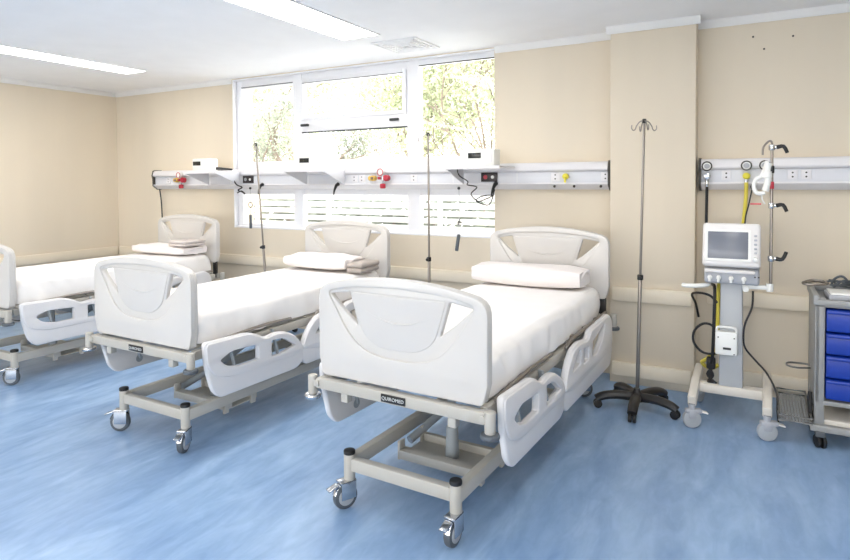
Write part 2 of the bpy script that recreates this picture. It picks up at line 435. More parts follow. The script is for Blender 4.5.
# ------------------------------------------------------------------ ceiling fixtures
def ceiling_light(x0, x1, y0, y1, label, strength):
    cx, cy = (x0+x1)/2, (y0+y1)/2
    r = empty('ceiling_light', (cx, cy, ZC), 0, label, 'ceiling light', 'long recessed ceiling lights')
    f = MB((-cx, -cy, -ZC)); w = .016
    f.bx(x0-w, x0, y0-w, y1+w, ZC-.008, ZC, .001); f.bx(x1, x1+w, y0-w, y1+w, ZC-.008, ZC, .001)
    f.bx(x0, x1, y0-w, y0, ZC-.008, ZC, .001); f.bx(x0, x1, y1, y1+w, ZC-.008, ZC, .001)
    f.build('frame', M_ceil, r)
    m = M_light if strength is None else mat('diffuser %s' % strength, (250, 250, 250), .5, emit=strength)
    f = MB((-cx, -cy, -ZC)); f.bx(x0, x1, y0, y1, ZC-.005, ZC-.001, 0); f.build('diffuser', m, r)
LS = 7.0
ceiling_light(-2.95, -2.61, -3.25, -.9, 'long bright ceiling light nearest the window, above the middle beds', LS)
ceiling_light(-5.83, -5.53, -3.25, -.82, 'narrow ceiling light at far left above the end bed', LS)
ceiling_light(-.15, .22, -3.25, -1.5, 'added unseen ceiling light above the ventilator side of the room', LS*.8)  # out of view, added to light the right side of the room
ceiling_light(-5.83, -5.53, -7.3, -4.7, 'added unseen ceiling light over the left rear of the ward', LS)  # this rear row is unseen, added to fill the room with light
ceiling_light(-2.97, -2.6, -7.3, -4.7, 'added unseen ceiling light over the middle rear of the ward', LS)
ceiling_light(-.15, .22, -7.3, -4.7, 'added unseen ceiling light over the right rear of the ward', LS)
vt = empty('air_diffuser', (-2.61, -.46, ZC), 0, 'square louvred air vent in the ceiling beside the bright light', 'air vent')
f = MB()
for k in range(5):
    a = .21-k*.042
    for sx, sy, dx, dy in ((0, a, a, .008), (0, -a, a, .008), (a, 0, .008, a), (-a, 0, .008, a)):
        f.box((sx, sy, -.006-.0015*k), (2*dx, 2*dy, .012), .001)
f.build('grille', M_vent, vt)
f = MB(); f.bx(-.21, .21, -.21, .21, -.004, -.001, 0); f.build('back_plate', M_cove, vt)

# ------------------------------------------------------------------ bed
YC = -1.59
OFF = (0, -YC, 0)
RX = lambda x: Matrix(((0, 0, 1, x), (1, 0, 0, 0), (0, 1, 0, 0), (0, 0, 0, 1)))    # (u,v)->(y,z) at x
RY = lambda y: Matrix(((1, 0, 0, 0), (0, 0, -1, y), (0, 1, 0, 0), (0, 0, 0, 1)))   # (u,v)->(x,z) at y
def board_outline(dz):
    pts = [(-.415, .612, .02), (.415, .612, .02), (.452, .66, .03), (.46, 1.0+0, .07)]
    n = 13; arc = []
    arc = [(.453, .97, 0), (.452, 1.0, 0), (.445, 1.025, 0), (.43, 1.045, 0), (.40, 1.062, 0)]
    top = [(x, 1.108-.046*(abs(x)/.40)**2.1, 0) for x in [.33, .26, .18, .09, 0, -.09, -.18, -.26, -.33]]
    pts = [(-.43, .612, .02), (.43, .612, .02), (.452, .7, .0)]+arc+top+[(-x, z, 0) for x, z, _ in arc[::-1]]+[(-.452, .7, 0)]
    return rounded([(p[0], p[1]+dz, p[2]) for p in pts], .02)
def make_board(name, y, dz, root, face):
    hol = [rounded([(s*.27, 1.03+dz, .008), (s*.385, 1.012+dz, .012), (s*.30, .935+dz, 0), (s*.222, .876+dz, .008)]) for s in (1, -1)]
    b = MB(OFF)
    b.plate(board_outline(dz), hol, .03, RY(y), .008)
    # raised surround with the smile-shaped opening, both faces
    sm = [(-.40, 1.024, 0), (-.355, .955, 0), (-.30, .87, 0), (-.24, .80, 0), (-.16, .757, 0), (-.06, .742, 0), (.06, .742, 0), (.16, .757, 0), (.24, .80, 0), (.30, .87, 0), (.355, .955, 0), (.40, 1.024, 0),
          (.30, 1.047, 0), (.2, 1.058, 0), (0, 1.067, 0), (-.2, 1.058, 0), (-.3, 1.047, 0)]
    sm = rounded([(x, z+dz, .03) for x, z, _ in sm], .03, 3)
    for s in (1, -1):
        b.plate(board_outline(dz), [sm], .016, RY(y-s*.018), .006)
        # raised centre panel between the two openings
        ctr = rounded([(-.255, 1.03+dz, .02), (.255, 1.03+dz, .02), (.195, .84+dz, .05), (.1, .785+dz, .05), (-.1, .785+dz, .05), (-.195, .84+dz, .05)], .03, 4)
        b.plate(ctr, [], .006, RY(y-s*.0165), .0025)
        arcp = [(x, y-s*.022, .905+dz+.045*(x/.17)**2) for x in [(-.17+.034*i) for i in range(11)]]
        b.tube([(p[0], p[1]+s*.003, p[2]) for p in arcp], lambda t: .006*max(.15, sin(pi*t)), 8)
    b.build(name, M_bedw, root)

def ringpoly(pts): return pts
FOOT = [(-2.56, .65, .03), (-2.545, .50, 0), (-2.505, .36, .03), (-2.45, .305, .03), (-1.80, .30, .05), (-1.735, .335, .03), (-1.73, .43, .04), (-1.79, .515, .06), (-1.89, .57, .06), (-1.99, .59, .05), (-2.09, .575, .04), (-2.15, .61, .04), (-2.23, .64, .05)]
FH = [[(-2.44, .522, .02), (-2.36, .55, .03), (-2.165, .54, .012), (-2.165, .465, .012), (-2.30, .463, .03), (-2.385, .48, .03)],
      [(-2.03, .536, .01), (-1.93, .527, .04), (-1.825, .465, .015), (-1.965, .447, .02), (-2.03, .452, .01)]]
HEAD = [(-1.74, .33, .03), (-1.755, .43, .02), (-1.70, .53, .06), (-1.60, .615, .05), (-1.47, .63, .05), (-1.30, .605, .05), (-1.245, .65, .04), (-.80, .665, .05), (-.725, .60, .05), (-.715, .36, .05), (-.78, .30, .04), (-1.70, .30, .03)]
HH = [[(-1.61, .50, .015), (-1.52, .575, .02), (-1.475, .58, .01), (-1.475, .51, .01)],
      [(-1.40, .565, .008), (-1.30, .555, .008), (-1.30, .49, .008), (-1.40, .49, .008)],
      [(-1.20, .565, .01), (-.93, .61, .02), (-.97, .54, .02), (-1.10, .48, .02), (-1.20, .49, .01)]]
def side_rail(sx, outl, holes, root, grooves):
    x = sx*.485; M = RX(x)
    b = MB(OFF)
    O = rounded(outl, .03, 6); holes = [[(cy_+(p[0]-cy_)*1.1, cz_+(p[1]-cz_)*1.2, p[2]) for p in h] for h in holes for cy_, cz_ in [(sum(p[0] for p in h)/len(h), sum(p[1] for p in h)/len(h))]]
    H = [rounded(h, .02, 5) for h in holes]
    b.plate(O, H, .034, M, .012)
    # raised upper band around the hand holes
    up = rounded(grooves, .03, 6)
    b.plate(up, [[(p[0], p[1]) for p in rounded(h, .02, 5)] for h in holes], .02, RX(x+sx*.014), .007)
    r = b.build('side_rail', M_rail, root)
    y0 = sum(p[0] for p in outl)/len(outl)
    for dy in (-.18, .18):
        a = MB(OFF); a.beam((sx*.475, y0+dy, .36), (sx*.455, y0+dy-.05, .60), .035, .014); a.cyl((sx*.475, y0+dy, .36), .025, .02, 'X'); a.build('support_arm', M_grey, r)
    return r
FG = [(-2.55, .64, .03), (-2.54, .52, .03), (-2.49, .44, .05), (-2.36, .405, .06), (-1.80, .40, .05), (-1.738, .42, .02), (-1.79, .51, .06), (-1.89, .562, .06), (-1.99, .582, .05), (-2.09, .567, .04), (-2.15, .60, .04), (-2.23, .632, .05)]
HG = [(-1.745, .42, .03), (-1.70, .52, .06), (-1.60, .605, .05), (-1.47, .62, .05), (-1.30, .597, .05), (-1.245, .642, .04), (-.80, .655, .05), (-.735, .60, .04), (-.73, .45, .03), (-.85, .41, .03), (-1.6, .39, .05)]

def make_caster(root, x, y, ang):
    """swivel castor, origin on the floor under its stem; the wheel trails towards -x"""
    R = .06; g = MB()
    g.cyl((0, 0, .137), .02, .03)
    for s in (-1, 1):
        g.prism([(s*.024-.003, .135), (s*.024+.003, .135), (s*.024+.003, .05), (s*.024-.003, .05)], -.055, .022, .002)
    g.box((-.018, 0, .131), (.085, .054, .012), .004)
    g.tube([(-.02+.066*cos(a), 0, R+.068*sin(a)) for a in [radians(60+15*k) for k in range(8)]], .016, 8, flat=.25)
    c = g.build('caster', M_chrome, root); c.location = (x, y-YC, 0); c.rotation_euler = (0, 0, ang)
    q = MB(); q.cyl((-.025, 0, R), R, .034, 'Y', 30, bev=.009); q.build('wheel', M_wheel, c)
    q = MB()
    for s in (-1, 1): q.cyl((-.025, s*.0175, R), R*.68, .004, 'Y', 26, bev=.001)
    q.build('wheel_hub', M_wheelc, c)
    q = MB(); q.box((-.09, 0, .115), (.055, .036, .009), .003, rot=(0, radians(-18), 0)); q.build('brake_pedal', M_chrome, c)
    return c

def make_bed():
    root = empty('hospital_bed', (0, 0, 0))
    YH, YF = -.59, -2.60; YB_ = -2.58
    make_board('footboard', YB_, 0, root, -1)
    make_board('headboard', YH, .105, root, 1)
    for sx in (-1, 1):
        p = MB(OFF); p.bx(sx*.405-.025, sx*.405+.025, YH-.012, YH+.012, .56, .75, .004); p.build('headboard_post', M_dplast, root)
    # lower chassis
    b = MB(OFF)
    for s in (-1, 1): b.bx(.015+s*.29-.022, .015+s*.29+.022, YF, YH, .175, .24, .006)
    b.bx(-.29, .29, YF-.02, YF+.025, .178, .238, .006); b.bx(-.29, .29, YH-.025, YH+.02, .178, .238, .006)
    b.build('base_frame', M_frame, root)
    b = MB(OFF)
    b.bx(-.2, .285, -2.30, -2.24, .125, .17, .004); b.bx(-.2, .285, -2.06, -2.03, .125, .17, .004); b.bx(-.2, .285, -2.30, -2.03, .125, .131, .002)
    b.bx(-.2, -.185, -2.30, -2.25, .12, .215, .003); b.bx(-.2, -.185, -2.08, -2.03, .12, .215, .003)
    b.bx(.262, .278, -2.3, -2.26, .10, .19, .003); b.bx(.27, .286, -2.08, -2.04, .10, .19, .003)
    b.build('crossmember', M_frame, root)
    b = MB(OFF); b.bx(-.285, .285, -1.15, -1.05, .13, .18, .004); b.build('crossmember', M_frame, root)
    for x in (-.272, .302):
        for y, a in ((YF, .5 if x < 0 else .8), (YH, -1.0)):
            p = MB(OFF); p.cyl((x, y-.005, .195), .027, .125, bev=.002)
            po = p.build('caster_post', M_frame, root)
            q = MB(OFF); q.cyl((x, y-.005, .264), .028, .022, bev=.006); q.build('post_cap', M_black, po)
    make_caster(root, -.272, YF-.005, 1.15); make_caster(root, .302, YF-.005, 1.55)
    make_caster(root, -.272, YH-.005, 2.4); make_caster(root, .302, YH-.005, .2)
    # lifting columns
    for y, x in ((-2.17, .05), (-1.1, .05)):
        b = MB(OFF); b.cyl((x, y, .22), .036, .16, bev=.004, r2=.03); b.cyl((x, y, .42), .02, .34, bev=.003); b.build('lift_column', M_grey, root)
    b = MB(OFF); b.tube([(-.22, -2.15, .16), (-.15, -1.9, .25), (-.1, -1.3, .5)], .022, 12); b.box((-.05, -1.75, .45), (.22, .32, .09), .02); b.build('actuator', M_grey, root)
    # upper frame
    b = MB(OFF)
    for s in (-1, 1): b.bx(s*.42-.02, s*.42+.02, YF+.03, YH-.03, .545, .60, .005)
    b.bx(-.45, .45, YF-.035, YF+.012, .548, .60, .005); b.bx(-.45, .45, YH-.01, YH+.035, .548, .60, .005)
    for y in (-2.1, -1.6, -1.1): b.bx(-.42, .42, y-.02, y+.02, .55, .59, .004)
    for s in (-1, 1): b.bx(s*.29-.02, s*.29+.02, YF-.02, YF+.02, .50, .56, .004)
    b.build('upper_frame', M_frame, root)
    for sx in (-1, 1):
        for y in (YF-.03, YH+.03):
            p = MB(OFF); p.cyl((sx*.475, y, .565), .023, .09, bev=.003)
            p.bx(sx*.43, sx*.475, y-.014, y+.014, .56, .59, .003); po = p.build('bumper_post', M_frame, root)
            q = MB(OFF); q.cyl((sx*.475, y, .508), .041, .024, bev=.009, n=28); q.build('bumper_wheel', M_chrome if sx < 0 else M_wheel, po)
    # platform
    b = MB(OFF)
    for y0, y1 in ((-2.54, -2.0), (-1.98, -1.62), (-1.6, -1.42), (-1.4, -.66)): b.bx(-.41, .41, y0, y1, .602, .628, .006)
    b.build('platform', M_frame, root)
    for sx in (-1, 1):
        b = MB(OFF); b.tube([(sx*.448, -1.55, .60), (sx*.452, -1.45, .632), (sx*.452, -.75, .642), (sx*.44, -.68, .63)], .012, 10, sm=4)
        for y in (-1.4, -1.15, -.9): b.box((sx*.44, y, .63), (.03, .05, .03), .004)
        b.build('backrest_rail', M_steel, root)
        b = MB(OFF); b.tube([(sx*.448, -2.52, .618), (sx*.45, -2.1, .64), (sx*.45, -1.8, .632)], .010, 8, sm=4); b.build('mattress_retainer', M_steel, root)
    for sx in (-1, 1):
        side_rail(sx, FOOT, FH, root, FG); side_rail(sx, HEAD, HH, root, HG)
    # name plate
    np_ = MB(OFF); np_.bx(-.062, .068, YF-.041, YF-.034, .556, .592, .002); pl = np_.build('name_plate', M_plate, root)
    cu = bpy.data.curves.new('t', 'FONT'); cu.body = 'QUIROMED'; cu.size = .022; cu.align_x = 'CENTER'; cu.align_y = 'CENTER'; cu.extrude = .0008; cu.space_character = 1.05
    o = bpy.data.objects.new('t', cu); COL.objects.link(o); bpy.context.view_layer.update()
    me = bpy.data.meshes.new_from_object(o.evaluated_get(bpy.context.evaluated_depsgraph_get())); bpy.data.objects.remove(o); bpy.data.curves.remove(cu)
    me.transform(Matrix.Translation((.003, YF-.042-YC, .574)) @ Matrix.Rotation(pi/2, 4, 'X')); me.materials.clear(); me.materials.append(M_letter); me.name = 'lettering'
    lo = bpy.data.objects.new('lettering', me); COL.objects.link(lo); lo.parent = pl
    b = MB(OFF); b.tube([(.0, -2.57, .56), (.02, -2.5, .5), (.05, -2.4, .45), (.02, -2.25, .4)], .004, 6, sm=4); b.build('power_cable', M_dplast, root)
    return root

bed = make_bed()
beds = [(-1.313, -2.133, 0, 'white hospital bed nearest the camera, with nothing but flat bedding behind its footboard'),
        (-3.154, -.956, 0, 'white hospital bed in the middle of the row of three'),
        (-5.357, .569, .12, 'white hospital bed furthest left, cut off by the photo edge')]
beds[0] = (*beds[0][:3], 'white hospital bed nearest the camera, right of the row of three')
index_kids()
BEDP = []
for i, (bx_, r, dy, lab) in enumerate(beds):
    th = radians(r); o = bed if i == 0 else copy_tree(bed)
    y = YC+dy
    o.location = (bx_-y*sin(th), y*cos(th), 0); o.rotation_euler = (0, 0, th)
    tag(o, lab, 'hospital bed', 'white hospital beds in a row')
    if i:
        for ch in o.children_recursive if 0 else [c for c in bpy.data.objects if c.parent == o]:
            if ch.name.split('.')[0] in ('base_frame', 'crossmember', 'caster_post', 'caster', 'lift_column'): ch.location = ch.location+Vector((.02 if i == 1 else .04, .055 if i == 1 else .08, 0))
        fc = sorted([c for c in bpy.data.objects if c.parent == o and c.name.startswith('caster') and 'post' not in c.name], key=lambda c: (c.location.y, c.location.x))
        fc[0].rotation_euler.z = .55; fc[1].rotation_euler.z = 2.0 if i == 1 else .6
    BEDP.append((o.location.copy(), th))

# mattress with sheet
def mattress_mesh(seed, sag=0.):
    b = bmesh.new(); nx, ny = 26, 64
    X0, Y0, Y1 = .425, -2.54, -.64
    def top(x, y): return .812
    prof = []   # (x, z) around the section
    Z0, Z1 = .632, .812; r = .055
    prof.append((-X0, Z0-.0))
    for i in range(5): prof.append((-X0-.006*sin(pi*i/4), Z0+(Z1-r-Z0)*i/4))
    for i in range(1, 6): a = pi/2*i/5; prof.append((-X0+r-r*cos(a), Z1-r+r*sin(a)))
    for i in range(1, 16): prof.append((-X0+r+(2*X0-2*r)*i/16, Z1))
    for i in range(0, 6): a = pi/2*i/5; prof.append((X0-r+r*sin(a), Z1-r+r*cos(a)))
    for i in range(1, 5): prof.append((X0+.006*sin(pi*i/4), Z1-r-(Z1-r-Z0)*i/4))
    rings = []
    N = 80
    for k in range(N+1):
        t = k/N; y = Y0+(Y1-Y0)*t
        e = min(1, min(t, 1-t)*N/4.); e = math.sqrt(max(0, 1-(1-e)**2))
        ring = []
        for j, (x, z) in enumerate(prof):
            zz = Z0+(z-Z0)*(.72+.28*e); xx = x*(.965+.035*e)*(1-.075*max(0, (t-.88)/.12)**1.5)
            side = abs(x) > X0-.02
            q = Vector((x*2.2+seed*7, y*2.2, z*3))
            n1 = noise.noise(q); n2 = noise.noise(Vector((x*5, y*9+seed*3, z*5)))
            if side:
                ft = max(0, 1-t/.3); xx += math.copysign(.018*n1+.013*n2+ft*.022*noise.noise(Vector((y*14+z*9, z*4+seed, 1))), x); 
                if z < Z0+.03: zz += .016*noise.noise(Vector((y*4, seed, x)))-.004
            else: zz += .007*n1+.003*n2+sag*(x/X0)**2
            ring.append(b.verts.new((xx, y-YC, zz)))
        rings.append(ring)
    for k in range(N):
        for j in range(len(prof)-1): b.faces.new((rings[k][j], rings[k][j+1], rings[k+1][j+1], rings[k+1][j]))
        b.faces.new((rings[k][-1], rings[k][0], rings[k+1][0], rings[k+1][-1]))
    b.faces.new(rings[0]); b.faces.new(rings[-1][::-1])
    bmesh.ops.recalc_face_normals(b, faces=b.faces)
    return b
mlabs = ['mattress under a white sheet on the nearest bed', 'mattress under a white sheet on the middle bed', 'mattress under a white sheet on the far left bed']
for i, ((loc, th), lab) in enumerate(zip(BEDP, mlabs)):
    m = MB(); m.bm.free(); m.bm = mattress_mesh(i+1)
    o = m.build('mattress', M_linen, None, 60); o.location = loc; o.rotation_euler = (0, 0, th)
    tag(o, lab, 'mattress', 'sheeted mattresses on the beds')

# pillows: soft flattened bolster, long in x
def pillow_mesh(w, d, h, seed):
    b = bmesh.new(); bmesh.ops.create_cube(b, size=1); bmesh.ops.subdivide_edges(b, edges=b.edges[:], cuts=14, use_grid_fill=True)
    for v in b.verts:
        x, y, z = v.co*2
        ex = 4.; n = (abs(x)**6+abs(y)**3.2+abs(z)**3.2)
        m = max(abs(x), abs(y), abs(z)); s = m/(n**(1/4.2)+1e-6) if n > 0 else 1
        s = min(s, 1.0)
        q = Vector((x*2+seed, y*1.5, z*1.5))
        k = 1+.06*noise.noise(q)
        hh = h*(1-.18*abs(x)**4)
        v.co = Vector((x*(1 if abs(x) < .99 else .99)*w/2*(.985+.015*s), y*s*d/2*k, z*s*hh/2*k+.012*noise.noise(q*1.7)*(z > 0)))
    return b
pl_ = [(0, -.045, -.835, .80, .30, .14, 'plump white pillow on the nearest bed', .877, 0),
       (1, -.03, -.86, .66, .34, .11, 'flat white pillow with a turned-back grey end on the middle bed', .872, 0),
       (2, .02, -.85, .80, .34, .09, 'white pillow on the far left bed below its folded blanket', .858, 0)]
for bi, px, py, w_, d_, h_, lab, zc, _ in pl_:
    loc, th = BEDP[bi]
    rt = empty('pillow', loc, th, lab, 'pillow', 'pillows at the bed heads')
    m = MB(); m.bm.free(); m.bm = pillow_mesh(w_, d_, h_, bi*3)
    bmesh.ops.translate(m.bm, vec=(px, py-YC, zc+.012), verts=m.bm.verts)
    m.build('pillow_body', M_pill, rt, 70)
    f = MB(OFF)
    x = px+w_/2-.012
    f.tube([(x, py-d_*.30, zc+.01), (x+.01, py-d_*.1, zc+h_*.36), (x+.01, py+d_*.15, zc+h_*.38), (x, py+d_*.32, zc+.02), (x, py+.0, zc-h_*.28)], .009, 8, sm=5, cyclic=False)
    f.build('case_hem', M_pill, rt)
    f = MB(OFF); f.box((x-.006, py, zc+.01), (.012, d_*.6, h_*.55), .005); f.build('case_opening', M_fold_shade if bi == 0 else M_blank, rt)  # solid slab; on the nearest bed its dark colour paints the fold's shade
def folded(bi, x0, x1, y0, y1, z0, layers, th_, m_, lab, grp=None):
    loc, th = BEDP[bi]
    r = empty('folded_blanket', loc, th, lab, 'blanket')
    for k in range(layers):
        f = MB(OFF); z = z0+k*th_
        o_ = .006*((k*37) % 3-1)
        f.box(((x0+x1)/2+o_, (y0+y1)/2, z+th_/2), (x1-x0, y1-y0, th_*.98), th_*.45, seg=4)
        f.build('fold', m_, r)
    return r
folded(2, .20, .45, -1.0, -.75, .918, 2, .028, M_blank2, 'pale folded blanket on the pillow of the far left bed')
folded(1, .312, .465, -1.0, -.74, .822, 2, .042, M_blank, 'grey-brown folded blanket beside the pillow on the middle bed')

# ------------------------------------------------------------------ IV stands
def make_stand():
    r = empty('iv_stand', (0, 0, 0))
    b = MB(); b.lathe([(.05, .06), (.055, .085), (.04, .105), (.022, .125), (.02, .14)]); b.build('hub', M_dplast, r)
    for k in range(5):
        a = radians(-87)+k*2*pi/5; c, s = cos(a), sin(a)
        l = MB(); l.tube([(c*.03, s*.03, .085), (c*.13, s*.13, .092), (c*.21, s*.21, .084), (c*.25, s*.25, .070), (c*.268, s*.268, .060)], lambda t: .036-.006*t, 10, sm=3, flat=.85)
        lo = l.build('base_leg', M_dplast, r)
        q = MB()
        for e in (-1, 1): q.cyl((c*.258-s*e*.014, s*.258+c*e*.014, .028), .028, .02, (-s, c, 0), 20, bev=.004)
        q.build('caster', M_black, lo)
    b = MB(); b.cyl((0, 0, .515), .0125, .77, bev=.001); b.build('lower_tube', M_steel, r)
    b = MB(); b.cyl((0, 0, 1.42), .0085, 1.05, bev=.001); b.build('upper_tube', M_steel, r)
    b = MB(); b.cyl((0, 0, .897), .019, .035, bev=.004); b.cyl((.0, -.025, .897), .012, .03, 'Y', bev=.003); b.build('clamp_knob', M_black, r)
    b = MB(); b.cyl((0, 0, 1.945), .013, .03, bev=.004); b.build('top_cap', M_black, r)
    for k in range(4):
        a = pi/2*k+.5; c, s = cos(a), sin(a)
        pts = [(0, 1.94), (.04, 1.935), (.075, 1.905), (.085, 1.885), (.105, 1.876), (.122, 1.89), (.12, 1.91)]
        pts = [(u*.68, z+.006) for u, z in pts]
        h = MB(); h.tube([(c*u, s*u, z) for u, z in pts], .004, 8, sm=4); h.build('hook', M_steel, r)
    return r
st = make_stand(); index_kids()
for i, (x, y, rz, lean, lab) in enumerate([(-.685, -.675, 0, (0, 1.2), 'dark five-legged drip stand in front of the wall pillar'),
                                     (-2.39, -.477, 0, (0, 0), 'slim drip stand standing between the nearest and middle beds'),
                                     (-4.30, -.36, 0, (0, -4.5), 'slim leaning drip stand between the middle and far left beds')]):
    o = st if i == 0 else copy_tree(st)
    o.location = (x, y, 0); o.rotation_euler = (0, 0, rz)
    tag(o, lab, 'drip stand', 'wheeled drip stands')
    for c in bpy.data.objects:
        if c.parent == o and c.name.split('.')[0] in ('lower_tube', 'upper_tube', 'clamp_knob', 'top_cap', 'hook'):
            c.rotation_euler = (0, radians(lean[1]), 0)

# ------------------------------------------------------------------ medical trunking
def trunking(x0, x1, label, capR=True, capL=True):
    r = empty('medical_trunking', ((x0+x1)/2, 0, 1.49), 0, label, 'medical trunking')
    o = (-(x0+x1)/2, 0, -1.49)
    f = MB(o); f.prism([(0, 1.62), (-.085, 1.62), (-.125, 1.632), (-.13, 1.645), (-.115, 1.69), (-.10, 1.70), (0, 1.70)], x0, x1, .003); f.build('top_cover', M_trunk, r)
    f = MB(o); f.prism([(0, 1.53), (-.092, 1.53), (-.092, 1.622), (0, 1.622)], x0+.002, x1-.002, .001); f.build('front_panel', M_trunk2, r)
    f = MB(o); f.prism([(0, 1.478), (-.06, 1.478), (-.118, 1.522), (-.118, 1.534), (0, 1.534)], x0, x1, .003); f.build('lower_cover', M_trunk, r)
    for x, on in ((x0, capL), (x1, capR)):
        if on:
            f = MB(o); f.prism([(0, 1.47), (-.062, 1.47), (-.124, 1.515), (-.126, 1.6), (-.136, 1.64), (-.12, 1.697), (-.1, 1.708), (0, 1.708)], x-.008, x+.008, .003); f.build('end_cap', M_capb, r)
    return r, o
RA, oA = trunking(-6.38, -.99, 'long white medical supply trunking on the wall across the window')
RB, oB = trunking(-.345, XR-.05, 'white medical supply trunking on the wall right of the pillar')
def on(r, o, mb_fn, name, m):
    b = MB(o); mb_fn(b); return b.build(name, m, r)
# joints
for x in (-5.1, -4.0, -3.25, -2.35, -1.75, -1.45):
    on(RA, oA, lambda b: b.bx(x-.002, x+.002, -.094, -.09, 1.535, 1.62, 0), 'panel_joint', M_cove)
# gas outlets on B: round with ring
for x, mm in ((-.297, M_trunk), (-.047, M_yel), (.065, M_trunk)):
    g = MB(oB); g.cyl((x, -.13, 1.648), .034, .03, 'Y', 28, bev=.004); g = g.build('gas_outlet', M_devw, RB)
    q = MB(oB); q.torus((x, -.147, 1.648), .031, .0045, 'Y'); q.build('outlet_ring', M_capb, g)
    q = MB(oB); q.cyl((x, -.146, 1.648), .018, .008, 'Y', 20, bev=.002); q.build('outlet_core', M_ventg, g)
for x in (-.297, -.047):
    g = empty('gas_connector', (x, -.125, 1.575), 0, 'chrome hose connector under the leftmost outlet of the right trunking' if x < -.2 else 'yellow hose connector under the second outlet of the right trunking', 'connector')
    q = MB(); q.cyl((0, .005, 0), .024, .05, 'Y', 20, bev=.004); q.box((.0, -.02, .0), (.04, .02, .035), .005); q.build('body', M_chrome if x < -.2 else M_yel, g)
    q = MB(); q.cyl((0, -.005, -.045), .012, .06, 'Z', 14, bev=.002); q.build('nozzle', M_chrome, g)
for x in (-.174, .231, .31, .9):
    g = MB(oB); g.bx(x-.03, x+.03, -.1, -.09, 1.55, 1.615, .004); g = g.build('power_socket', M_trunk, RB)
    q = MB(oB)
    for z in (1.568, 1.596): q.cyl((x, -.101, z), .006, .004, 'Y', 12)
    q.build('socket_holes', M_capb, g)
# sockets and outlets on A
for x in (-6.13, -5.98, -3.42, -3.33, -2.75, -1.42, -1.0-.02):
    g = MB(oA); g.bx(x-.035, x+.035, -.1, -.09, 1.545, 1.615, .004); g = g.build('power_socket', M_trunk, RA)
    q = MB(oA)
    for z in (1.566, 1.598): q.cyl((x, -.101, z), .006, .004, 'Y', 12)
    q.build('socket_holes', M_capb, g)
for x in (-1.42, -1.26, -1.05):
    on(RA, oA, lambda b: b.cyl((x, -.119, 1.505), .01, .012, (0, -.8, -.6), 12), 'lower_outlet', M_capb)
for x in (-4.83, -2.0):
    g = MB(oA); g.bx(x-.075, x+.075, -.106, -.09, 1.545, 1.625, .004); g = g.build('socket_plate', M_sock, RA)
    q = MB(oA); q.cyl((x-.032, -.108, 1.585), .018, .006, 'Y', 18); q.build('red_socket' if x > -3 else 'grey_socket', M_red if x > -3 else M_wheelc, g)
    q = MB(oA); q.cyl((x+.034, -.108, 1.585), .014, .006, 'Y', 18); q.build('switch', M_devw, g)
# valves / flow regulators: red and yellow groups
def valve_group(x, lab, yx):
    g = empty('flow_regulator', (x, -.1, 1.585), 0, lab, 'flow regulator')
    q = MB(); q.cyl((0, -.03, 0), .014, .06, 'Y', 14); q.cyl((0, -.055, .0), .011, .11, 'Z', 14, bev=.002); q.cyl((0.0, -.055, 0), .010, .09, 'X', 14); q.build('body', M_chrome, g)
    q = MB(); q.cyl((-.01, -.075, .055), .034, .03, 'Y', 24, bev=.004); q.build('pressure_gauge', M_devw, g)
    q = MB(); q.torus((-.01, -.092, .055), .031, .004, 'Y'); q.build('gauge_ring', M_red, g)
    q = MB(); q.cyl((.05, -.07, .0), .03, .05, 'Y', 20, bev=.008); q.build('red_knob', M_red, g)
    q = MB(); q.cyl((0, -.06, -.075), .027, .045, 'Z', 20, bev=.008); q.build('red_cap', M_red, g)
    q = MB(); q.cyl((-.035, -.06, .0), .014, .03, 'X', 14, bev=.003); q.build('red_nut', M_red, g)
    h = empty('gas_connector', (x+yx, -.1, 1.585), 0, 'amber hose connector just left of the red valve '+('by the far left bed' if x < -4 else 'in front of the window'), 'connector')
    q = MB(); q.cyl((0, -.02, 0), .026, .05, 'Y', 20, bev=.005); q.cyl((-.035, -.02, 0), .022, .03, 'Y', 20, bev=.004); q.build('body', M_ochre, h)
    q = MB(); q.cyl((0, -.05, 0), .013, .02, 'Y', 14, bev=.003); q.build('core', M_bark, h)
valve_group(-5.83, 'red-knobbed flow regulator on the trunking above the far left bed', -.12)
valve_group(-3.05, 'red-knobbed flow regulator on the trunking before the window middle', -.13)
h = empty('gas_connector', (-1.33, -.1, 1.585), 0, 'yellow connector on the trunking just left of the wall pillar', 'connector')
q = MB(); q.cyl((0, -.015, 0), .024, .04, 'Y', 20, bev=.005); q.cyl((0, -.035, 0.), .012, .03, 'Y', 14, bev=.003); q.build('body', M_yel, h)
q = MB(); q.cyl((0, -.035, -.03), .008, .04, 'Z', 12); q.build('nozzle', M_yel, h)

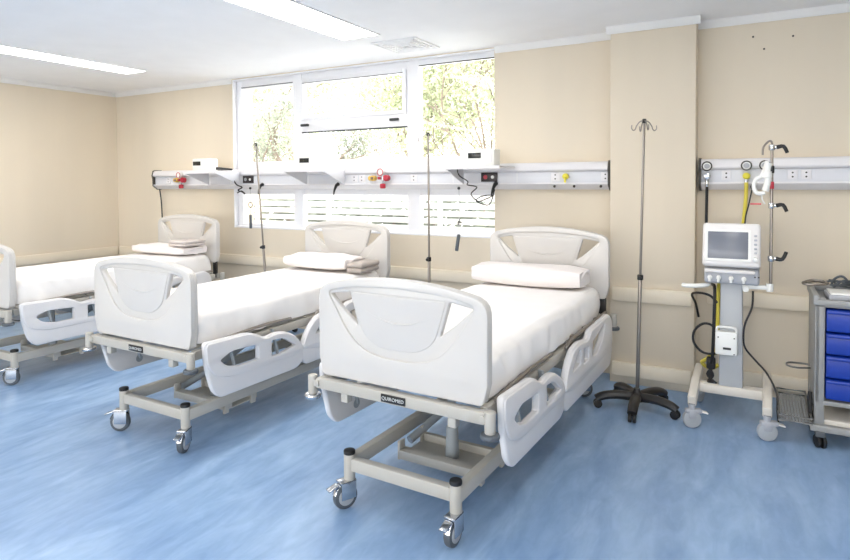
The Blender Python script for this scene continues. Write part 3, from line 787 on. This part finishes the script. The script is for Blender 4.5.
# shelves with small monitors
SH = [(-5.15, -5.3, 'above the far left bed'), (-3.74, -3.79, 'before the middle window pane'), (-1.99, -1.98, 'at the right end of the window')]
for i, (x, mx_, where) in enumerate(SH):
    s = empty('monitor_shelf', (x, -.11, 1.66), 0, 'white bracketed wall shelf on the trunking '+where, 'shelf', 'bracketed shelves on the trunking')
    q = MB(); q.bx(-.24, .24, -.37, -.03, .0, .012, .003); q.bx(-.24, .24, -.375, -.362, -.012, .014, .003); q.build('shelf_top', M_trunk, s)
    for gx in ((-.235, .235) if i < 2 else (-.235,)):
        q = MB(); q.prism([(-.035, .0), (-.36, .0), (-.36, -.012), (-.035, -.135)], gx-.005, gx+.005, .001); q.build('bracket', M_trunk2, s)
    d = empty('vital_signs_monitor', (mx_, -.27, 1.673), 0, 'small white monitor with dark display on the shelf '+where, 'monitor', 'small monitors on the shelves')
    q = MB(); q.box((0, 0, .073), (.25, .14, .14), .012); q.build('case', M_devw, d)
    q = MB(); q.box((-.05, -.071, .09), (.115, .008, .045), .002); q.build('display', M_disp, d)
    q = MB(); q.box((.07, -.071, .075), (.07, .005, .09), .002); q.build('control_panel', M_trunk, d)
    for fx in (-.09, .09):
        q = MB(); q.cyl((fx, 0, .002), .012, .006); q.build('foot', M_black, d)
# probe lying on first shelf
q = MB(); q.tube([(-5.06, -.33, 1.705), (-4.98, -.3, 1.70), (-4.88, -.28, 1.692)], lambda t: .016-.006*t, 10, sm=3)
tag(q.build('handheld_probe', M_dplast), 'black handheld probe at the right edge of the far left wall shelf', 'probe')
# plugs and cords
def cable(name, pts, r, m, lab, cat='cable', sm=5):
    q = MB(); q.tube(pts, r, 8, sm=sm); return tag(q.build(name, m), lab, cat)
def plug(x, y, z, lab):
    g = empty('cable_plug', (x, y, z), 0, lab, 'plug')
    q = MB(); q.tube([(0, .03, .03), (0, -.0, .015), (-.015, -.01, -.03), (-.025, -.01, -.075)], lambda t: .02-.014*t, 10, sm=3); q.build('plug_body', M_black, g)
plug(-4.60, -.15, 1.50, 'black angled plug under the trunking at the left window pane')
plug(-3.60, -.15, 1.50, 'black angled plug under the trunking at the middle window pane')
plug(-1.93, -.15, 1.50, 'black angled plug under the trunking at the right window edge')
def pendant(x, y, z0, z1, tilt, lab, ring):
    g = empty('nurse_call_pendant', (x, y, z0), 0, lab, 'nurse call', 'nurse call pendants hanging from the trunking')
    q = MB(); q.sph((0, 0, 0), .014); q.build('cord_plug', M_black, g)
    L_ = z1-z0
    pts = [(0, 0, 0), (.004, 0, L_*.4), (.0, 0, L_*.7), (.0, 0, L_)]
    q = MB(); q.tube(pts, .003, 6, sm=4); q.build('cord', M_wheelc, g)
    q = MB()
    if ring: q.torus((0, 0, L_*.62), .028, .004, 'Y')
    else:
        for k in range(4): q.tube([(-.015+.01*k, 0, L_*.72+.01*k), (.02-.012*k, .01, L_*.74), (.0, -.01, L_*.70-.012*k)], .0035, 6, sm=3)
    q.build('cord_loop', M_black, g)
    q = MB(); q.box((-.014*tilt, 0, L_-.07), (.03, .02, .15), .006, rot=(0, radians(9*tilt), 0)); q.build('handset', M_wheel, g)
pendant(-4.76, -.14, 1.49, 1.20, 0, 'grey nurse call handset hanging beside the left window pane', True)
pendant(-2.27, -.14, 1.49, 1.08, 1, 'grey nurse call handset hanging under the right window pane', False)
cable('monitor_cable', [(-5.0, -.3, 1.66), (-4.93, -.24, 1.60), (-4.90, -.2, 1.53), (-4.86, -.16, 1.50), (-4.92, -.16, 1.47), (-4.86, -.16, 1.45), (-4.82, -.16, 1.43), (-4.86, -.17, 1.46), (-4.93, -.16, 1.44)], .007, M_black, 'tangled black cable hanging at the left end of the window')
cable('monitor_cable', [(-2.2, -.32, 1.66), (-2.19, -.3, 1.6), (-2.13, -.26, 1.55), (-2.16, -.2, 1.52), (-2.08, -.18, 1.5), (-2.14, -.17, 1.44), (-2.08, -.16, 1.38), (-2.0, -.16, 1.40), (-1.95, -.15, 1.43), (-2.05, -.15, 1.42), (-2.1, -.15, 1.38), (-1.98, -.15, 1.35), (-1.93, -.15, 1.48)], .005, M_black, 'tangled black cable below the trunking at the right window edge')
cable('supply_cable', [(-6.3, -.09, 1.48), (-6.31, -.06, 1.3), (-6.31, -.05, 1.0), (-6.3, -.05, .8)], .008, M_dplast, 'thin black cable hanging from the left end of the trunking')

# ------------------------------------------------------------------ ventilator
V = empty('ventilator', (-.12, -.6, 0), 0, 'grey and white hospital ventilator with a screen on a wheeled stand', 'ventilator')
VO = (.12, .6, 0)
def V_(name, m, fn, parent=None):
    b = MB(VO); fn(b); return b.build(name, m, parent or V)
tl = radians(-12)
case = V_('screen_housing', M_ventw, lambda b: b.box((-.122, -.62, 1.125), (.325, .2, .275), .022, rot=(tl, 0, 0), seg=3))
V_('screen', M_scr, lambda b: b.box((-.14, -.719, 1.142), (.228, .012, .175), .004, rot=(tl, 0, 0)), case)
V_('screen_bezel', M_devw, lambda b: b.plate(rounded([(-.128, -.1), (.128, -.1), (.128, .1), (-.128, .1)], .008), [rounded([(-.112, -.084), (.112, -.084), (.112, .084), (-.112, .084)], .004)], .008, Matrix.Translation((-.14, -.722, 1.142)) @ Matrix.Rotation(tl, 4, 'X') @ RY(0), .002), case)
def knobs(b):
    b.cyl((.012, -.738, 1.062), .015, .03, (0, -1, -.2), 18, bev=.003)
V_('control_knob', M_devw, knobs, case)
def keys(b):
    for k in range(5): b.box((.012, -.731+.0055*k, 1.10+.026*k), (.016, .012, .012), .003, rot=(tl, 0, 0))
V_('buttons', M_ventg, keys, case)
low = V_('lower_housing', M_ventg, lambda b: b.box((-.12, -.6, .945), (.31, .22, .10), .02, seg=3))
V_('front_lip', M_ventw, lambda b: b.box((-.13, -.715, .978), (.28, .03, .022), .008), low)
for x in (-.24, -.19, -.12, -.05):
    V_('port', M_devw, lambda b: (b.cyl((x, -.715, .935), .014, .03, 'Y', 16, bev=.003), b.cyl((x, -.73, .925), .008, .03, 'Z', 12)), low)
for x in (.01, .03): V_('port_screw', M_capb, lambda b: b.cyl((x, -.71, .95), .005, .01, 'Y', 10), low)
V_('column', M_colm, lambda b: b.box((-.12, -.6, .56), (.125, .10, .70), .012, taper=(1.12, 1.1)))
bxo = V_('compressor_box', M_devw, lambda b: b.box((-.145, -.685, .52), (.125, .07, .145), .01, rot=(radians(-4), 0, 0)))
V_('carry_handle', M_devw, lambda b: b.tube([(-.2, -.685, .585), (-.195, -.685, .615), (-.145, -.685, .62), (-.095, -.685, .615), (-.09, -.685, .585)], .008, 10, sm=4), bxo)
V_('box_label', M_dplast, lambda b: b.box((-.14, -.722, .492), (.045, .004, .014), .001), bxo)
for p in ((-.19, .56), (-.1, .56), (-.1, .46)): V_('box_screw', M_capb, lambda b: b.cyl((p[0], -.722, p[1]), .004, .006, 'Y', 10), bxo)
def base(b):
    b.box((-.12, -.62, .205), (.40, .09, .06), .012)
    for sx in (-.325, .085):
        b.beam((sx, -.30, .235), (sx, -.62, .225), .05, .06, .01); b.beam((sx, -.60, .225), (sx-.005, -.84, .165), .052, .07, .01)
V_('base', M_base, base)
for sx, sy, a in ((-.33, -.835, .4), (.08, -.835, .3), (-.325, -.33, 1.2), (.085, -.33, 1.5)):
    ca, sa = cos(a), sin(a)
    c = V_('caster', M_ventg, lambda b: (b.box((sx+ca*.01, sy+sa*.01, .105), (.10, .046, .03), .012, rot=(0, 0, a)), b.box((sx, sy, .085), (.05, .05, .05), .01, rot=(0, 0, a)), b.cyl((sx, sy, .13), .02, .04)))
    V_('wheel', M_wheelc, lambda b: b.cyl((sx, sy, .055), .055, .038, (-sa, ca, 0), 26, bev=.008), c)
    V_('brake_pedal', M_devw, lambda b: b.box((sx+ca*.07, sy+sa*.07, .10), (.05, .04, .01), .004, rot=(0, radians(15), a)), c)
hd = V_('side_handle', M_devw, lambda b: b.tube([(-.25, -.64, .88), (-.27, -.68, .875), (-.36, -.7, .868), (-.40, -.68, .868)], .014, 10, sm=3))
arm = V_('support_bracket', M_devw, lambda b: (b.beam((-.06, -.66, .88), (.09, -.66, .885), .03, .024), b.cyl((.09, -.66, .885), .02, .05, bev=.004), b.cyl((-.04, -.68, .87), .018, .03, 'Y', 14)))
V_('pole', M_steel, lambda b: b.cyl((.095, -.66, 1.32), .0085, .86))
V_('pole_top', M_steel, lambda b: b.tube([(.095, -.66, 1.7), (.095, -.66, 1.77), (.08, -.66, 1.785), (.05, -.66, 1.75), (.045, -.66, 1.7)], .006, 8, sm=4))
for z, dx in ((1.745, 1), (1.39, 1), (1.065, 1)):
    cl = V_('pole_clamp', M_chrome, lambda b: (b.cyl((.095, -.66, z), .018, .035, bev=.004), b.cyl((.113, -.66, z), .010, .03, 'X')))
    up = -.035 if z > 1.2 else .045
    V_('clamp_lever', M_black, lambda b: b.tube([(.12, -.66, z), (.155, -.665, z+(.005 if up < 0 else 0)), (.175, -.67, z+up)], lambda t: .013-.003*t, 10, sm=3), cl)
# humidifier / flow sensor hung on the pole
FS = empty('breathing_circuit', (.06, -.66, 1.6), 0, 'clear white breathing tube assembly hanging on the ventilator pole', 'breathing circuit')
q = MB(); q.tube([(.01, -.01, .06), (-.0, -.02, .02), (-.02, -.02, -.03), (-.05, -.02, -.05), (-.06, -.02, -.1), (-.04, -.02, -.135), (.0, -.02, -.13)], .013, 12, sm=4); q.build('tube', M_devw, FS)
q = MB(); q.tube([(.02, -.03, .05), (.01, -.03, 0), (.015, -.03, -.06), (.0, -.03, -.12)], lambda t: .02, 12, sm=4); q.cyl((.01, -.03, -.02), .027, .04, bev=.005); q.build('connector_body', M_devw, FS)
q = MB(); q.cyl((.035, -.03, .01), .013, .045, bev=.004); q.build('black_valve', M_black, FS)
q = MB(); q.cyl((.035, -.03, -.085), .012, .045, bev=.004); q.build('red_clip', M_red, FS)
q = MB(); q.bx(-.08, -.02, -.03, -.026, -.205, -.195, .001); q.build('red_tag', M_redl, FS)
q = MB(); q.tube([(-.02, -.02, -.13), (-.015, -.02, -.17), (.0, -.015, -.2)], .004, 6, sm=3); q.build('tag_cord', M_devw, FS)
# hoses
cable('air_hose', [(-.297, -.13, 1.53), (-.297, -.14, 1.4), (-.295, -.2, 1.1), (-.27, -.35, .9), (-.24, -.5, .86), (-.215, -.66, .85), (-.218, -.67, .6), (-.225, -.66, .42), (-.235, -.64, .36)], .010, M_black, 'black air hose from the trunking down past the ventilator column', 'hose')
cable('oxygen_hose', [(-.047, -.13, 1.53), (-.05, -.15, 1.4), (-.07, -.25, 1.2), (-.13, -.42, 1.0), (-.192, -.56, .88), (-.198, -.60, .6), (-.2, -.56, .45), (-.26, -.5, .36), (-.3, -.45, .31), (-.25, -.42, .27), (-.2, -.42, .30)], .013, M_yhose, 'yellow oxygen hose running behind the ventilator column', 'hose')
cable('hanging_cable', [(-.01, -.11, 1.49), (-.03, -.16, 1.38), (-.05, -.22, 1.28), (-.06, -.3, 1.1), (-.09, -.42, .98)], .005, M_dplast, 'thin black cord from the trunking behind the ventilator screen', 'cord')
q = empty('cable_plug', (-.005, -.12, 1.50), 0, 'black plug under the trunking above the ventilator screen', 'plug'); MB().sph((0, 0, 0), .018, (1, 1, 1.2)).build('plug_body', M_black, q)
cable('coiled_hose', [(-.21, -.61, .545), (-.25, -.61, .535), (-.31, -.6, .49), (-.34, -.6, .565-.13), (-.31, -.59, .37), (-.25, -.59, .35), (-.225, -.6, .36)] if 0 else
      [(-.2, -.64, .58), (-.24, -.63, .615), (-.29, -.62, .61), (-.335, -.62, .56), (-.34, -.62, .49), (-.30, -.62, .435), (-.25, -.62, .42), (-.2, -.62, .43)], .008, M_black, 'black hose looped in a ring left of the ventilator column', 'hose')
cable('curved_hose', [(-.2, -.64, .76), (-.24, -.63, .80), (-.30, -.6, .81), (-.36, -.5, .78), (-.345, -.4, .7), (-.33, -.35, .6)], .008, M_black, 'short black hose arching left from the top of the ventilator column', 'hose')
q = empty('power_plug_bundle', (-.235, -.63, .32), 0, 'black bundled power lead hanging low on the ventilator', 'power lead')
b = MB(); b.box((0, 0, .045), (.055, .04, .08), .014, seg=3); b.build('plug_body', M_black, q)
b = MB()
for k in range(5): b.tube([(-.012+.006*k, -.01, .02), (.012-.008*k, -.012+.004*k, -.03), (-.015+.008*k, 0, -.075), (-.005+.01*k, .0, -.085)], .009, 8, sm=4)
b.build('bundled_lead', M_black, q)
cable('drain_cord', [(-.0, -.68, .86), (-.005, -.69, .76), (-.04, -.7, .66), (-.05, -.7, .58), (-.04, -.68, .5), (.02, -.66, .42), (.08, -.66, .35), (.13, -.7, .25), (.135, -.72, .15), (.14, -.75, .09)], .006, M_dplast, 'dark cord curving down the right side of the ventilator', 'cord')

# ------------------------------------------------------------------ trolley
T0 = empty('medical_trolley', (.66, -.6, 0), 0, 'grey steel trolley with blue drawers at the right edge', 'trolley')
TO = (-.66, .6, 0)
def T_(name, m, fn, parent=None):
    b = MB(TO); fn(b); return b.build(name, m, parent or T0)
TX0, TX1, TY0, TY1 = .315, 1.0, -.80, -.36
def carc(b):
    b.bx(TX0, TX0+.025, TY0, TY1, .27, .87, .004); b.bx(TX1-.025, TX1, TY0, TY1, .27, .87, .004)
    b.bx(TX0, TX1, TY1-.015, TY1, .12, .87, .003)
    b.bx(TX0, TX0+.05, TY0, TY0+.03, .11, .87, .006); b.bx(TX1-.05, TX1, TY0, TY0+.03, .11, .87, .006)
    b.bx(TX0, TX0+.03, TY1-.03, TY1, .11, .87, .006)
    b.bx(TX0, TX1, TY0, TY1, .25, .275, .003); b.bx(TX0, TX1, TY0, TY1, .815, .835, .003)
T_('carcass', M_trol, carc)
def toprim(b):
    b.bx(TX0-.01, TX0+.02, TY0-.01, TY1, .835, .885, .008); b.bx(TX0-.01, TX1, TY0-.012, TY0+.015, .825, .86, .008)
    b.bx(TX0-.01, TX1, TY1-.02, TY1+.01, .835, .885, .008); b.bx(TX0, TX1, TY0, TY1, .832, .845, .002)
T_('top_tray', M_trol, toprim)
def basef(b):
    b.bx(TX0-.02, TX1, TY0-.02, TY0+.02, .095, .135, .008); b.bx(TX0-.02, TX1, TY1-.02, TY1+.02, .095, .135, .008); b.bx(TX0-.02, TX0+.02, TY0, TY1, .095, .135, .008)
T_('base_frame', M_trol, basef)
T_('lower_shelf', M_trl, lambda b: b.bx(TX0+.03, TX1-.03, TY0+.02, TY1-.02, .13, .16, .004))
zs = [.285, .41, .545, .675, .81]
for z0, z1 in zip(zs, zs[1:]):
    d = T_('drawer', M_blue, lambda b: (b.bx(TX0+.055, TX1-.055, TY0-.012, TY0+.35, z0+.006, z1-.006, .006), b.bx(TX0+.055, TX1-.055, TY0-.022, TY0-.008, z1-.028, z1-.008, .005)))
    T_('drawer_handle', M_blue, lambda b: b.box((.66, TY0-.024, z1-.06), (.2, .016, .02), .006), d)
for x, y in ((TX0+.03, TY0+.0), (TX1-.04, TY0), (TX0+.03, TY1-.03), (TX1-.04, TY1-.03)):
    c = T_('caster', M_wheel, lambda b: (b.box((x, y, .082), (.05, .05, .035), .008), b.cyl((x, y, .1), .015, .03)))
    T_('wheel', M_black, lambda b: (b.cyl((x-.012, y, .037), .037, .018, (1, .4, 0), 22, bev=.005), b.cyl((x+.014, y, .037), .037, .018, (1, .4, 0), 22, bev=.005)), c)
def wiretray(b):
    x0, x1, y0, y1, z = .142, .30, -.865, -.36, .15
    b.tube([(x0, y0, z), (x1, y0, z), (x1, y1, z), (x0, y1, z)], .008, 8, cyclic=True)
    b.tube([(x0, y0, z+.03), (x1, y0, z+.03), (x1, y1, z+.03), (x0, y1, z+.03)], .006, 8, cyclic=True)
    n = 10
    for k in range(1, n): b.tube([(x0+(x1-x0)*k/n, y0, z), (x0+(x1-x0)*k/n, y1, z)], .0025, 6)
    for k in range(1, 30): b.tube([(x0, y0+(y1-y0)*k/30, z), (x1, y0+(y1-y0)*k/30, z)], .0025, 6)
T_('wire_tray', M_wire, wiretray)
T_('wire_hoop', M_wire, lambda b: b.tube([(.315, -.55, .39), (.24, -.60, .395), (.19, -.57, .395), (.2, -.50, .395), (.27, -.47, .39), (.315, -.48, .39)], .006, 8, sm=4))
T_('side_strap', M_black, lambda b: b.tube([(.30, -.74, .30), (.295, -.76, .25), (.30, -.77, .19), (.305, -.765, .14)], .012, 8, sm=3))
KB = empty('keyboard', (.60, -.66, .86), .04, 'flat white and grey equipment panel on top of the trolley', 'panel')
b = MB(); b.box((0, 0, .01), (.44, .2, .03), .006); b.build('case', M_ventg, KB)
b = MB(); b.box((0, -.0, .028), (.42, .18, .012), .004); b.build('top_face', M_devw, KB)
b = MB(); b.tube([(-.31+.0, .12, .05), (-.26, .2, .055), (-.2, .18, .05), (-.22, .12, .05), (-.3, .1, .045), (-.33, .13, .05), (-.28, .19, .06), (-.22, .17, .06)], .008, 8, sm=5)
o = b.build('coiled_tube', M_steel); o.location = (.60, -.66, .86); tag(o, 'loop of brown-grey tube on the left corner of the trolley top', 'tube')
rnd = random.Random(4)
b = MB()
for k in range(7):
    pts = []
    for j in range(9):
        pts.append((.42+.06*j+rnd.uniform(-.02, .02), -.48+rnd.uniform(-.05, .05), .905+rnd.uniform(-.018, .03)))
    b.tube(pts, .006, 6, sm=4)
b.tube([(.42, -.5, .90), (.43, -.52, .94), (.47, -.5, .96), (.5, -.49, .93), (.46, -.5, .90)], .007, 8, sm=4)
tag(b.build('cable_heap', M_wheel), 'heap of dark grey cables behind the panel on the trolley', 'cables')
# small wall bumper (white dispenser tab beside bed head at the pillar)
# screw holes high on the wall
wh = empty('wall_plug_holes', (.08, 0, 2.5), 0, 'three small dark screw holes high on the wall above the ventilator', 'screw holes')
for x, z in ((-.014, 2.565), (.055, 2.472), (.229, 2.542)):
    q = MB((-.08, 0, -2.5)); q.cyl((x, -.002, z), .007, .006, 'Y', 12); q.build('hole', M_capb, wh)

# ------------------------------------------------------------------ light
wd = bpy.data.worlds.new('W'); SC.world = wd; wd.use_nodes = True
N = wd.node_tree.nodes; L = wd.node_tree.links; bg = N['Background']
tc = N.new('ShaderNodeTexCoord'); sx = N.new('ShaderNodeSeparateXYZ'); r = N.new('ShaderNodeValToRGB')
L.new(tc.outputs['Generated'], sx.inputs[0]); L.new(sx.outputs['Z'], r.inputs[0])
r.color_ramp.elements[0].color = (1, .985, .96, 1); r.color_ramp.elements[1].color = (.93, .96, 1, 1)
L.new(r.outputs[0], bg.inputs[0]); bg.inputs['Strength'].default_value = 4.5
pt = bpy.data.lights.new('window_portal', 'AREA'); pt.shape = 'RECTANGLE'; pt.size = WX1-WX0; pt.size_y = WZ1-WZ0
pt.cycles.is_portal = True
po = bpy.data.objects.new('window_portal', pt); COL.objects.link(po); po.location = ((WX0+WX1)/2, .29, (WZ0+WZ1)/2); po.rotation_euler = (radians(-90), 0, 0)
pt2 = bpy.data.lights.new('window_portal', 'AREA'); pt2.shape = 'RECTANGLE'; pt2.size = FW1-FW0; pt2.size_y = FZ1-FZ0; pt2.cycles.is_portal = True
po2 = bpy.data.objects.new('window_portal', pt2); COL.objects.link(po2); po2.location = ((FW0+FW1)/2, YB-.1, (FZ0+FZ1)/2); po2.rotation_euler = (radians(90), 0, 0)  # portal for the added window behind the camera

# ------------------------------------------------------------------ camera
cam = bpy.data.cameras.new('camera'); co = bpy.data.objects.new('camera', cam); COL.objects.link(co)
cam.sensor_width = 36; cam.lens = 36*598.392/850
cam.shift_y = -(280-198.19)/850
R_ = Vector((0.876364, 0.48161002, -0.0061586)); U_ = Vector((-0.00796862, 0.0272825, 0.999596)); F_ = Vector((-0.48158347, 0.87596087, -0.02774717))
co.matrix_world = Matrix(((R_.x, U_.x, -F_.x, 0), (R_.y, U_.y, -F_.y, -4.888), (R_.z, U_.z, -F_.z, 1.55), (0, 0, 0, 1)))
cam.clip_start = .05
SC.camera = co
SC.view_settings.view_transform = 'Standard'; SC.view_settings.look = 'None'
SC.view_settings.exposure = .92; SC.view_settings.gamma = 1
SC.cycles.max_bounces = 10; SC.cycles.diffuse_bounces = 6; SC.cycles.transparent_max_bounces = 16
SC.cycles.use_denoising = True; SC.cycles.sample_clamp_indirect = 6
